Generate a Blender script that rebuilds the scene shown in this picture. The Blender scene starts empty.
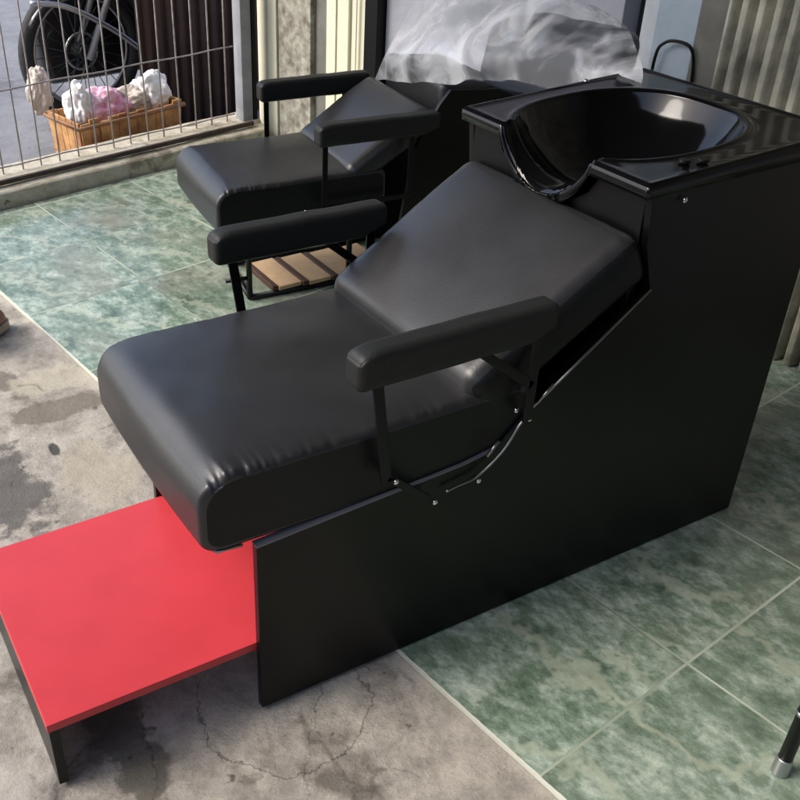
import bpy, bmesh, math, random
from mathutils import Vector, Matrix, noise
R = math.radians
random.seed(7)
scn = bpy.context.scene
COL = scn.collection

# ------------------------------------------------------------------ camera
cam_d = bpy.data.cameras.new('camera'); cam = bpy.data.objects.new('camera', cam_d); COL.objects.link(cam)
rt, up, fw = Vector((.8853, -.4648, -.0148)), Vector((.2646, .4772, .838)), Vector((.3825, .7458, -.5455))
m = Matrix((rt, up, -fw)).transposed().to_4x4(); m.translation = Vector((-.4938, -1.0492, 1.4013))
cam.matrix_world = m
cam_d.sensor_width = 36; cam_d.lens = 36 * 988.6 / 800
cam_d.shift_x = (400 - 279.4) / 800
cam_d.clip_start = .02; cam_d.clip_end = 400
scn.camera = cam

# ------------------------------------------------------------------ light
SUN_EL, SUN_AZ = 45, 160          # azimuth of the sun measured from +X towards +Y
w = bpy.data.worlds.new('World'); scn.world = w; w.use_nodes = True
nt = w.node_tree; bg = nt.nodes['Background']
sky = nt.nodes.new('ShaderNodeTexSky'); sky.sky_type = 'NISHITA'; sky.sun_disc = False
sky.sun_elevation = R(SUN_EL); sky.sun_rotation = R(90 - SUN_AZ); sky.air_density = 1.0; sky.dust_density = 3.0; sky.ozone_density = 1.0
nt.links.new(sky.outputs[0], bg.inputs[0]); bg.inputs[1].default_value = .15
sd = bpy.data.lights.new('sun', 'SUN'); sd.energy = .95; sd.angle = R(28); sd.color = (1, .96, .9)
so = bpy.data.objects.new('sun', sd); COL.objects.link(so)
dirv = Vector((math.cos(R(SUN_AZ)) * math.cos(R(SUN_EL)), math.sin(R(SUN_AZ)) * math.cos(R(SUN_EL)), math.sin(R(SUN_EL))))
so.rotation_euler = dirv.to_track_quat('Z', 'Y').to_euler()
scn.view_settings.view_transform = 'Standard'; scn.view_settings.look = 'None'
scn.view_settings.exposure = 1.25; scn.view_settings.gamma = 1

# ------------------------------------------------------------------ frames
TA = .1475                                      # the room and its tiles are turned this much against the chair
O = Vector((.3345, -.336, 0))
UX, UY = Vector((math.cos(TA), math.sin(TA), 0)), Vector((-math.sin(TA), math.cos(TA), 0))
def T(x, y, z=0): return O + UX * x + UY * y + Vector((0, 0, z))

# ------------------------------------------------------------------ materials
def mat(name, col, rough=.5, metal=0, bump=0, bscale=60, var=0, vscale=6, coat=0, spec=.5, col2=None, dist=.01, sheen=0):
    m = bpy.data.materials.new(name); m.use_nodes = True; n = m.node_tree; b = n.nodes['Principled BSDF']
    b.inputs['Base Color'].default_value = (*col, 1); b.inputs['Roughness'].default_value = rough
    b.inputs['Metallic'].default_value = metal; b.inputs['Coat Weight'].default_value = coat
    b.inputs['Specular IOR Level'].default_value = spec; b.inputs['Coat Roughness'].default_value = .04
    tc = n.nodes.new('ShaderNodeTexCoord')
    if var:
        t = n.nodes.new('ShaderNodeTexNoise'); t.inputs['Scale'].default_value = vscale; t.inputs['Detail'].default_value = 8; t.inputs['Roughness'].default_value = .6
        n.links.new(tc.outputs['Object'], t.inputs['Vector'])
        r = n.nodes.new('ShaderNodeValToRGB'); r.color_ramp.elements[0].position = .35; r.color_ramp.elements[1].position = .68
        c2 = col2 or tuple(c * (1 - var) for c in col)
        r.color_ramp.elements[0].color = (*c2, 1); r.color_ramp.elements[1].color = (*col, 1)
        n.links.new(t.outputs['Fac'], r.inputs['Fac']); n.links.new(r.outputs['Color'], b.inputs['Base Color'])
        mr = n.nodes.new('ShaderNodeMapRange'); mr.inputs['To Min'].default_value = max(0, rough - .07); mr.inputs['To Max'].default_value = min(1, rough + .1)
        n.links.new(t.outputs['Fac'], mr.inputs['Value']); n.links.new(mr.outputs[0], b.inputs['Roughness'])
    if bump:
        t2 = n.nodes.new('ShaderNodeTexNoise'); t2.inputs['Scale'].default_value = bscale; t2.inputs['Detail'].default_value = 6
        n.links.new(tc.outputs['Object'], t2.inputs['Vector'])
        bp = n.nodes.new('ShaderNodeBump'); bp.inputs['Strength'].default_value = bump; bp.inputs['Distance'].default_value = dist
        n.links.new(t2.outputs['Fac'], bp.inputs['Height']); n.links.new(bp.outputs[0], b.inputs['Normal'])
    return m

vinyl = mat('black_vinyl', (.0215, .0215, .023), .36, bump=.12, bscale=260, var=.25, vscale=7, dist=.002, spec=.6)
vinyl_shaded = mat('shaded_vinyl_side', (.006, .0065, .007), .42, bump=.12, bscale=260, dist=.002, spec=.25)  # black vinyl again, darkened: the sides' shade is part of this colour
laminate = mat('black_laminate', (.0038, .0038, .0045), .31, var=.7, vscale=4.5, spec=.25, bump=.04, bscale=12, dist=.004)
gloss = mat('black_basin_gloss', (.003, .003, .0035), .09, spec=.36)
armpad = mat('black_arm_foam', (.010, .011, .010), .55, bump=.35, bscale=180, dist=.002, spec=.4)
steel_black = mat('black_painted_steel', (.004, .004, .005), .38, spec=.25)
chrome = mat('chrome', (.75, .75, .76), .18, metal=1)
trim = mat('dull_silver_trim', (.34, .33, .32), .32, metal=1)
red = mat('red_laminate', (.60, .050, .060), .33, var=.16, vscale=4, spec=.35, bump=.05, bscale=9, dist=.003)
n = red.node_tree; b = n.nodes['Principled BSDF']; src = b.inputs['Base Color'].links[0].from_socket
tc = n.nodes.new('ShaderNodeTexCoord'); mp = n.nodes.new('ShaderNodeMapping'); mp.inputs['Scale'].default_value = (3, 26, 3); mp.inputs['Rotation'].default_value = (0, 0, .5); n.links.new(tc.outputs['Object'], mp.inputs[0])
t = n.nodes.new('ShaderNodeTexNoise'); t.inputs['Scale'].default_value = 5; t.inputs['Detail'].default_value = 9; t.inputs['Roughness'].default_value = .75; n.links.new(mp.outputs[0], t.inputs['Vector'])
mr = n.nodes.new('ShaderNodeMapRange'); mr.inputs[1].default_value = .62; mr.inputs[2].default_value = .78; mr.inputs[4].default_value = .35; n.links.new(t.outputs['Fac'], mr.inputs[0])
mx = n.nodes.new('ShaderNodeMix'); mx.data_type = 'RGBA'; n.links.new(mr.outputs[0], mx.inputs['Factor']); n.links.new(src, mx.inputs['A']); mx.inputs['B'].default_value = (.30, .035, .04, 1)
n.links.new(mx.outputs['Result'], b.inputs['Base Color'])
concrete_dark = mat('worn_edge', (.05, .05, .05), .7)

def floor_mat():
    m = bpy.data.materials.new('green_marble_tile'); m.use_nodes = True; n = m.node_tree; L = n.links; b = n.nodes['Principled BSDF']
    def N(t, **k):
        x = n.nodes.new(t)
        for a, v in k.items(): setattr(x, a, v)
        return x
    def math_(op, a, bb=None):
        x = N('ShaderNodeMath', operation=op)
        for i, v in enumerate((a, bb)):
            if v is None: continue
            if isinstance(v, (int, float)): x.inputs[i].default_value = v
            else: L.new(v, x.inputs[i])
        return x.outputs[0]
    tc = N('ShaderNodeTexCoord'); sep = N('ShaderNodeSeparateXYZ'); L.new(tc.outputs['Object'], sep.inputs[0])
    S = .4
    fx = math_('DIVIDE', sep.outputs[0], S); fy = math_('DIVIDE', sep.outputs[1], S)
    cx, cy = math_('FLOOR', fx), math_('FLOOR', fy)
    px, py = math_('FRACT', fx), math_('FRACT', fy)
    # distance to nearest joint
    dx = math_('MINIMUM', px, math_('SUBTRACT', 1.0, px)); dy = math_('MINIMUM', py, math_('SUBTRACT', 1.0, py))
    d = math_('MINIMUM', dx, dy)
    nz = N('ShaderNodeTexNoise'); nz.inputs['Scale'].default_value = 30; L.new(tc.outputs['Object'], nz.inputs['Vector'])
    d2 = math_('ADD', d, math_('MULTIPLY', math_('SUBTRACT', nz.outputs['Fac'], .5), .004))
    grout = N('ShaderNodeMapRange'); grout.inputs['From Min'].default_value = .0045; grout.inputs['From Max'].default_value = .0085
    grout.inputs['To Min'].default_value = 1; grout.inputs['To Max'].default_value = 0; L.new(d2, grout.inputs['Value'])
    cmb = N('ShaderNodeCombineXYZ'); L.new(cx, cmb.inputs[0]); L.new(cy, cmb.inputs[1])
    wn = N('ShaderNodeTexWhiteNoise'); L.new(cmb.outputs[0], wn.inputs['Vector'])
    sc = N('ShaderNodeVectorMath', operation='SCALE'); L.new(wn.outputs['Color'], sc.inputs[0]); sc.inputs[3].default_value = 9
    ad = N('ShaderNodeVectorMath', operation='ADD'); L.new(tc.outputs['Object'], ad.inputs[0]); L.new(sc.outputs[0], ad.inputs[1])
    mp = N('ShaderNodeMapping'); mp.inputs['Rotation'].default_value = (0, 0, R(35)); mp.inputs['Scale'].default_value = (1.0, .62, 1); L.new(ad.outputs[0], mp.inputs[0])
    n1 = N('ShaderNodeTexNoise'); n1.inputs['Scale'].default_value = 19; n1.inputs['Detail'].default_value = 12; n1.inputs['Roughness'].default_value = .76; n1.inputs['Distortion'].default_value = 0
    L.new(mp.outputs[0], n1.inputs['Vector'])
    r1 = N('ShaderNodeValToRGB'); e = r1.color_ramp.elements
    e[0].position = .36; e[0].color = (.070, .105, .075, 1); e[1].position = .66; e[1].color = (.50, .57, .47, 1)
    x = r1.color_ramp.elements.new(.465); x.color = (.150, .212, .150, 1); x = r1.color_ramp.elements.new(.54); x.color = (.265, .33, .265, 1)
    L.new(n1.outputs['Fac'], r1.inputs['Fac'])
    n2 = N('ShaderNodeTexNoise'); n2.inputs['Scale'].default_value = 3.2; n2.inputs['Detail'].default_value = 6; n2.inputs['Distortion'].default_value = .7; L.new(mp.outputs[0], n2.inputs['Vector'])
    r2 = N('ShaderNodeValToRGB'); r2.color_ramp.elements[0].position = .52; r2.color_ramp.elements[1].position = .68; L.new(n2.outputs['Fac'], r2.inputs['Fac'])
    mx = N('ShaderNodeMix', data_type='RGBA'); L.new(math_('MULTIPLY', r2.outputs['Color'], .62), mx.inputs['Factor']); L.new(r1.outputs['Color'], mx.inputs['A']); mx.inputs['B'].default_value = (.25, .235, .18, 1)
    # pale veins that cross a tile on the slant
    wv = N('ShaderNodeTexWave'); wv.inputs['Scale'].default_value = 1.3; wv.inputs['Distortion'].default_value = 9; wv.inputs['Detail'].default_value = 5; wv.inputs['Detail Scale'].default_value = 1.6; wv.inputs['Detail Roughness'].default_value = .65
    mp2 = N('ShaderNodeMapping'); mp2.inputs['Rotation'].default_value = (0, 0, R(-24)); L.new(ad.outputs[0], mp2.inputs[0]); L.new(mp2.outputs[0], wv.inputs['Vector'])
    rv = N('ShaderNodeMapRange'); rv.inputs['From Min'].default_value = .93; rv.inputs['From Max'].default_value = 1.0; rv.inputs['To Max'].default_value = .6; L.new(wv.outputs['Fac'], rv.inputs['Value'])
    mxv = N('ShaderNodeMix', data_type='RGBA'); L.new(rv.outputs[0], mxv.inputs['Factor']); L.new(mx.outputs['Result'], mxv.inputs['A']); mxv.inputs['B'].default_value = (.40, .44, .33, 1); mx = mxv
    # small dark flecks
    n3 = N('ShaderNodeTexNoise'); n3.inputs['Scale'].default_value = 42; n3.inputs['Detail'].default_value = 5; L.new(ad.outputs[0], n3.inputs['Vector'])
    r3 = N('ShaderNodeMapRange'); r3.inputs['From Min'].default_value = .56; r3.inputs['From Max'].default_value = .7; r3.inputs['To Max'].default_value = .6; L.new(n3.outputs['Fac'], r3.inputs['Value'])
    mx3 = N('ShaderNodeMix', data_type='RGBA'); L.new(r3.outputs[0], mx3.inputs['Factor']); L.new(mx.outputs['Result'], mx3.inputs['A']); mx3.inputs['B'].default_value = (.065, .105, .075, 1)
    # per-tile tone
    hv = N('ShaderNodeHueSaturation'); L.new(mx3.outputs['Result'], hv.inputs['Color']); L.new(math_('ADD', .85, math_('MULTIPLY', wn.outputs['Value'], .3)), hv.inputs['Value'])
    # dust film worn in patches
    n4 = N('ShaderNodeTexNoise'); n4.inputs['Scale'].default_value = 2.0; n4.inputs['Detail'].default_value = 7; L.new(tc.outputs['Object'], n4.inputs['Vector'])
    r4 = N('ShaderNodeMapRange'); r4.inputs['From Min'].default_value = .4; r4.inputs['From Max'].default_value = .75; r4.inputs['To Max'].default_value = .3; L.new(n4.outputs['Fac'], r4.inputs['Value'])
    mx4 = N('ShaderNodeMix', data_type='RGBA'); L.new(r4.outputs[0], mx4.inputs['Factor']); L.new(hv.outputs[0], mx4.inputs['A']); mx4.inputs['B'].default_value = (.34, .40, .32, 1)
    gr = N('ShaderNodeValToRGB'); gr.color_ramp.elements[0].color = (.13, .17, .12, 1); gr.color_ramp.elements[1].color = (.50, .56, .44, 1); gr.color_ramp.elements[0].position = .35; gr.color_ramp.elements[1].position = .6
    L.new(n4.outputs['Fac'], gr.inputs['Fac'])
    mx5 = N('ShaderNodeMix', data_type='RGBA'); L.new(grout.outputs[0], mx5.inputs['Factor']); L.new(mx4.outputs['Result'], mx5.inputs['A']); L.new(gr.outputs['Color'], mx5.inputs['B'])
    edge = N('ShaderNodeMath', operation='LESS_THAN'); L.new(math_('ADD', sep.outputs[0], math_('MULTIPLY', nz.outputs['Fac'], .004)), edge.inputs[0]); edge.inputs[1].default_value = .0060
    mx6 = N('ShaderNodeMix', data_type='RGBA'); L.new(math_('MULTIPLY', edge.outputs[0], .85), mx6.inputs['Factor']); L.new(mx5.outputs['Result'], mx6.inputs['A']); mx6.inputs['B'].default_value = (.66, .66, .57, 1)
    L.new(mx6.outputs['Result'], b.inputs['Base Color'])
    rr = N('ShaderNodeMapRange'); rr.inputs['To Min'].default_value = .10; rr.inputs['To Max'].default_value = .26; L.new(n4.outputs['Fac'], rr.inputs['Value'])
    L.new(math_('ADD', rr.outputs[0], math_('MULTIPLY', grout.outputs[0], .4)), b.inputs['Roughness'])
    bp = N('ShaderNodeBump'); bp.inputs['Strength'].default_value = .25; bp.inputs['Distance'].default_value = .003
    hh = math_('SUBTRACT', math_('MULTIPLY', n1.outputs['Fac'], .35), grout.outputs[0]); L.new(hh, bp.inputs['Height']); L.new(bp.outputs[0], b.inputs['Normal'])
    return m

def concrete_mat(name, a, bcol, dark, crack=True, scale=3.0, blobs=(), arcs=()):
    m = bpy.data.materials.new(name); m.use_nodes = True; n = m.node_tree; L = n.links; b = n.nodes['Principled BSDF']
    tc = n.nodes.new('ShaderNodeTexCoord')
    def noise_(s, d=8, dist=0, ro=.6):
        t = n.nodes.new('ShaderNodeTexNoise'); t.inputs['Scale'].default_value = s; t.inputs['Detail'].default_value = d; t.inputs['Distortion'].default_value = dist; t.inputs['Roughness'].default_value = ro
        L.new(tc.outputs['Object'], t.inputs['Vector']); return t.outputs['Fac']
    def mixc(f, A, B):
        x = n.nodes.new('ShaderNodeMix'); x.data_type = 'RGBA'; L.new(f, x.inputs['Factor'])
        for k, v in (('A', A), ('B', B)):
            if isinstance(v, tuple): x.inputs[k].default_value = (*v, 1)
            else: L.new(v, x.inputs[k])
        return x.outputs['Result']
    def rng(v, lo, hi, a0=0, a1=1):
        x = n.nodes.new('ShaderNodeMapRange'); x.inputs[1].default_value = lo; x.inputs[2].default_value = hi; x.inputs[3].default_value = a0; x.inputs[4].default_value = a1; L.new(v, x.inputs[0]); return x.outputs[0]
    big, mid, fine = noise_(scale, 8, .15, .62), noise_(scale * 3.2, 9, 0, .75), noise_(110, 5, 0, .7)
    c = mixc(rng(mid, .40, .60), a, bcol)
    c = mixc(rng(big, .555, .62, 0, .8), c, dark); pit = noise_(26, 3, 0, .5); c = mixc(rng(pit, .68, .74, 0, .8), c, tuple(v * .4 for v in dark)); st = noise_(scale * 1.7, 6, .3); c = mixc(rng(st, .56, .66, 0, .6), c, tuple(v * q for v, q in zip(bcol, (1.1, 1.1, 1.12))))
    c = mixc(rng(fine, .58, .75, 0, .45), c, tuple(v * .45 for v in a))
    def M_(op, a_, b_=None):
        x = n.nodes.new('ShaderNodeMath'); x.operation = op
        for i_, q in enumerate((a_, b_)):
            if q is None: continue
            if isinstance(q, (int, float)): x.inputs[i_].default_value = q
            else: L.new(q, x.inputs[i_])
        return x.outputs[0]
    if blobs or arcs:
        sp = n.nodes.new('ShaderNodeSeparateXYZ'); L.new(tc.outputs['Object'], sp.inputs[0])
        wb = noise_(9, 8, 0, .7); wb2 = noise_(5, 4, 0, .5)
    def dist_(x_, y_, sx, sy):
        return M_('SQRT', M_('ADD', M_('POWER', M_('MULTIPLY', M_('SUBTRACT', sp.outputs[0], x_), 1 / sx), 2), M_('POWER', M_('MULTIPLY', M_('SUBTRACT', sp.outputs[1], y_), 1 / sy), 2)))
    for x_, y_, sx, sy, cc, am in blobs:                    # damp and mortar stains where the slab has them
        d = M_('ADD', dist_(x_, y_, sx, sy), M_('MULTIPLY', M_('SUBTRACT', wb, .5), 2.6))
        c = mixc(rng(d, .85, 1.1, am, 0), c, cc)
    for x_, y_, r__, wd in arcs:                            # thin hairline cracks
        d = M_('ABSOLUTE', M_('SUBTRACT', M_('ADD', dist_(x_, y_, 1, 1), M_('MULTIPLY', M_('SUBTRACT', wb, .5), .085)), r__))
        msk = rng(wb2, .40, .47, 0, 1)
        c = mixc(M_('MULTIPLY', rng(d, 0, wd, .8, 0), msk), c, tuple(v * .25 for v in dark))
    if crack:
        v = n.nodes.new('ShaderNodeTexVoronoi'); v.feature = 'DISTANCE_TO_EDGE'; v.inputs['Scale'].default_value = 1.7
        w_ = n.nodes.new('ShaderNodeVectorMath'); w_.operation = 'MULTIPLY_ADD'
        tn = n.nodes.new('ShaderNodeTexNoise'); tn.inputs['Scale'].default_value = 7; tn.inputs['Detail'].default_value = 6; L.new(tc.outputs['Object'], tn.inputs['Vector'])
        L.new(tn.outputs['Color'], w_.inputs[0]); w_.inputs[1].default_value = (.16, .16, .16); L.new(tc.outputs['Object'], w_.inputs[2])
        L.new(w_.outputs[0], v.inputs['Vector'])
        ck = rng(v.outputs['Distance'], .0, .010, 1, 0)
        mask = rng(big, .50, .58, 0, 1)
        mu = n.nodes.new('ShaderNodeMath'); mu.operation = 'MULTIPLY'; L.new(ck, mu.inputs[0]); L.new(mask, mu.inputs[1])
        mu2 = n.nodes.new('ShaderNodeMath'); mu2.operation = 'MULTIPLY'; L.new(mu.outputs[0], mu2.inputs[0]); mu2.inputs[1].default_value = .5
        c = mixc(mu2.outputs[0], c, tuple(v * .18 for v in a))
    L.new(c, b.inputs['Base Color']); b.inputs['Roughness'].default_value = .8
    bp = n.nodes.new('ShaderNodeBump'); bp.inputs['Strength'].default_value = .8; bp.inputs['Distance'].default_value = .016
    L.new(mid, bp.inputs['Height']); bp2 = n.nodes.new('ShaderNodeBump'); bp2.inputs['Strength'].default_value = .4; bp2.inputs['Distance'].default_value = .003
    L.new(fine, bp2.inputs['Height']); L.new(bp.outputs[0], bp2.inputs['Normal']); L.new(bp2.outputs[0], b.inputs['Normal'])
    return m

# ------------------------------------------------------------------ mesh helpers
def link(name, bm, material, parent=None, smooth=False, bevel=0, seg=2):
    me = bpy.data.meshes.new(name); bmesh.ops.recalc_face_normals(bm, faces=bm.faces); bm.to_mesh(me); bm.free()
    for p in me.polygons: p.use_smooth = smooth
    o = bpy.data.objects.new(name, me); COL.objects.link(o)
    if material: me.materials.append(material)
    if parent: o.parent = parent
    if bevel:
        b = o.modifiers.new('bevel', 'BEVEL'); b.width = bevel; b.segments = seg; b.limit_method = 'ANGLE'; b.angle_limit = R(35); b.harden_normals = False
        for p in me.polygons: p.use_smooth = True
        o.modifiers.new('wn', 'WEIGHTED_NORMAL').keep_sharp = True
    return o
def tag(o, label=None, cat=None, group=None, kind=None):
    for k, v in (('label', label), ('category', cat), ('group', group), ('kind', kind)):
        if v: o[k] = v
    return o
def empty(name, loc, rz=0, s=1):
    o = bpy.data.objects.new(name, None); COL.objects.link(o); o.location = loc; o.rotation_euler = (0, 0, rz); o.scale = (s, s, s); o.empty_display_size = .1; return o
def box(bm, a, b, M=None):
    vs = [bm.verts.new((x, y, z)) for x in (a[0], b[0]) for y in (a[1], b[1]) for z in (a[2], b[2])]
    if M:
        for v in vs: v.co = M @ v.co
    for f in ((0, 1, 3, 2), (4, 6, 7, 5), (0, 4, 5, 1), (2, 3, 7, 6), (0, 2, 6, 4), (1, 5, 7, 3)): bm.faces.new([vs[i] for i in f])
    return bm
def B(a, b): return box(bmesh.new(), a, b)
def tube(bm, pts, r, n=12, closed=False):
    pts = [Vector(p) for p in pts]; rings = []; N = len(pts)
    rs = r if isinstance(r, (list, tuple)) else [r] * N
    prev = None
    for i, p in enumerate(pts):
        a = pts[i - 1] if (i > 0 or closed) else p; c = pts[(i + 1) % N] if (i < N - 1 or closed) else p
        t = (c - a).normalized()
        if prev is None:
            x = t.orthogonal().normalized()
        else:
            x = (prev - t * prev.dot(t)).normalized()
        prev = x; y = t.cross(x)
        rings.append([bm.verts.new(p + (x * math.cos(2 * math.pi * k / n) + y * math.sin(2 * math.pi * k / n)) * rs[i]) for k in range(n)])
    for i in range(N if closed else N - 1):
        A, C = rings[i], rings[(i + 1) % N]
        for k in range(n): bm.faces.new((A[k], A[(k + 1) % n], C[(k + 1) % n], C[k]))
    if not closed:
        bm.faces.new(rings[0][::-1]); bm.faces.new(rings[-1])
    return bm
def smooth_path(pts, k=6):
    pts = [Vector(p) for p in pts]; out = []
    P = [pts[0] * 2 - pts[1]] + pts + [pts[-1] * 2 - pts[-2]]
    for i in range(1, len(P) - 2):
        for j in range(k):
            t = j / k; a, b, c, d = P[i - 1:i + 3]
            out.append(.5 * ((2 * b) + (c - a) * t + (2 * a - 5 * b + 4 * c - d) * t * t + (3 * b - a - 3 * c + d) * t ** 3))
    return out + [pts[-1]]
def prism_xz(pts, y0, y1, bm=None):
    bm = bm or bmesh.new()
    A = [bm.verts.new((x, y0, z)) for x, z in pts]; C = [bm.verts.new((x, y1, z)) for x, z in pts]
    bm.faces.new(A); bm.faces.new(C[::-1]); n = len(pts)
    for i in range(n): bm.faces.new((A[i], C[i], C[(i + 1) % n], A[(i + 1) % n]))
    return bm
def prism_yz(pts, x0, x1):
    bm = bmesh.new()
    A = [bm.verts.new((x0, y, z)) for y, z in pts]; C = [bm.verts.new((x1, y, z)) for y, z in pts]
    bm.faces.new(A); bm.faces.new(C[::-1]); n = len(pts)
    for i in range(n): bm.faces.new((A[i], C[i], C[(i + 1) % n], A[(i + 1) % n]))
    return bm
def rounded_box(h, r, n=(30, 30, 12), deform=None, sides=False):
    """cushion: box of half sizes h, corner radius r, dense grid; deform(p, u) -> point, u = the position in -1..1"""
    bm = bmesh.new(); V = {}
    def axis(k, cnt):
        # denser towards the ends
        out = []
        for i in range(cnt + 1):
            s = -1 + 2 * i / cnt; out.append(math.copysign(1 - (1 - abs(s)) ** 1.7, s))
        return out
    ax = [axis(k, n[k]) for k in range(3)]
    def vert(i, j, k):
        key = (i, j, k)
        if key in V: return V[key]
        u = Vector((ax[0][i], ax[1][j], ax[2][k])); p = Vector((u.x * h[0], u.y * h[1], u.z * h[2]))
        q = Vector([max(-(h[a] - r), min(h[a] - r, p[a])) for a in range(3)]); d = p - q
        if d.length > 1e-9:
            mx = max(abs(d.x), abs(d.y), abs(d.z))
            p = q + d.normalized() * mx
        if deform: p = deform(p, u)
        V[key] = bm.verts.new(p); return V[key]
    nx, ny, nz = n
    for k in (0, nz):
        for i in range(nx):
            for j in range(ny): bm.faces.new((vert(i, j, k), vert(i + 1, j, k), vert(i + 1, j + 1, k), vert(i, j + 1, k)))
    for j in (0, ny):
        for i in range(nx):
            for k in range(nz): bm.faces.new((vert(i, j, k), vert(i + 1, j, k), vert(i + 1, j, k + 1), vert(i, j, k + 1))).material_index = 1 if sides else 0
    for i in (0, nx):
        for j in range(ny):
            for k in range(nz): bm.faces.new((vert(i, j, k), vert(i, j + 1, k), vert(i, j + 1, k + 1), vert(i, j, k + 1)))
    return bm
def shaded_sides(o, m_):
    """cushion side faces take a darker vinyl copy, shade put into its colour"""
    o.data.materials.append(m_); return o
def bolt(parent, p, r=.0045, ax='y', m_=chrome):
    bm = bmesh.new(); bmesh.ops.create_uvsphere(bm, u_segments=12, v_segments=8, radius=r)
    for v in bm.verts:
        if ax == 'y': v.co.y *= .6
        else: v.co.z *= .6
        v.co += Vector(p)
    return link('bolt', bm, m_, parent, True)

# ================================================================== SETTING
# street / ground sheet to the horizon
asphalt = concrete_mat('street_asphalt', (.16, .16, .17), (.22, .22, .23), (.10, .10, .105), crack=False, scale=1.2)
bm = bmesh.new(); s_ = 150
bm.faces.new([bm.verts.new(T(x, y, -.12)) for x, y in ((-s_, -s_), (s_, -s_), (s_, s_), (-s_, s_))])
tag(link('street', bm, asphalt), kind='structure')
# cement slab of the forecourt where the tiles stop
cement = concrete_mat('stained_cement', (.27, .245, .208), (.47, .43, .365), (.11, .095, .077),
    blobs=((-.25, .86, .10, .20, (.085, .078, .072), .85), (-.03, 1.12, .14, .055, (.16, .135, .105), .8), (-.12, 1.33, .04, .06, (.12, .10, .08), .7), (-.235, .06, .05, .16, (.075, .07, .052), .8), (-.75, .9, .25, .4, (.10, .09, .08), .7), (-.09, .95, .012, .03, (.03, .028, .025), .9), (-.02, .80, .09, .12, (.42, .38, .29), .7), (.02, 1.27, .12, .07, (.50, .46, .36), .7)),
    arcs=((.045, .01, .155, .0022), (.55, -.45, .62, .0016), (-.9, .2, .72, .0018)))
bm = bmesh.new(); NX = 60
for i in range(NX): pass
bmesh.ops.create_grid(bm, x_segments=70, y_segments=110, size=1)
for v in bm.verts:
    x, y = (v.co.x - 1) * 2.2 - .0, v.co.y * 3.7 - .87
    z = -.004 + .006 * noise.noise(Vector((x * 3, y * 3, 0))) - .004
    v.co = T(x - .002, y, min(z, -.004))
cem = tag(link('cement_floor', bm, cement, smooth=True), kind='structure')
bm = bmesh.new(); box(bm, (-4.4, -4.57, -.118), (-.004, 2.83, -.02))
for v in bm.verts: v.co = T(*v.co)
tag(link('cement_foundation', bm, cement), kind='structure')
# tiled floor (own frame so the tile grid is its object space)
bm = bmesh.new(); box(bm, (0, -4.57, -.118), (1.60, 2.835, 0))
fl = link('tiled_floor', bm, floor_mat()); fl.location = O; fl.rotation_euler = (0, 0, TA); tag(fl, kind='structure')
# curb under the fence
curb_m = concrete_mat('curb_cement', (.47, .42, .31), (.62, .58, .47), (.22, .18, .13), crack=False, scale=6)
bm = bmesh.new()
N_ = 60
for i in range(N_ + 1):
    pass
prof = [(2.845, -.117), (2.845, .058), (2.853, .066), (2.90, .072), (2.906, .088), (3.05, .092), (3.06, .084), (3.06, -.117)]
rows = []
for i in range(N_ + 1):
    x = -4.4 + (1.50 + 4.4) * i / N_
    rows.append([bm.verts.new(T(x, y + .006 * noise.noise(Vector((x * 5, y * 9, z * 9))), z + (.005 * noise.noise(Vector((x * 6, y * 3, 5))) if z > 0 else 0))) for y, z in prof])
for i in range(N_):
    for k in range(len(prof)): bm.faces.new((rows[i][k], rows[i][(k + 1) % len(prof)], rows[i + 1][(k + 1) % len(prof)], rows[i + 1][k]))
bm.faces.new(rows[0]); bm.faces.new(rows[-1][::-1])
tag(link('curb', bm, curb_m, bevel=.003), kind='structure')

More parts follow.
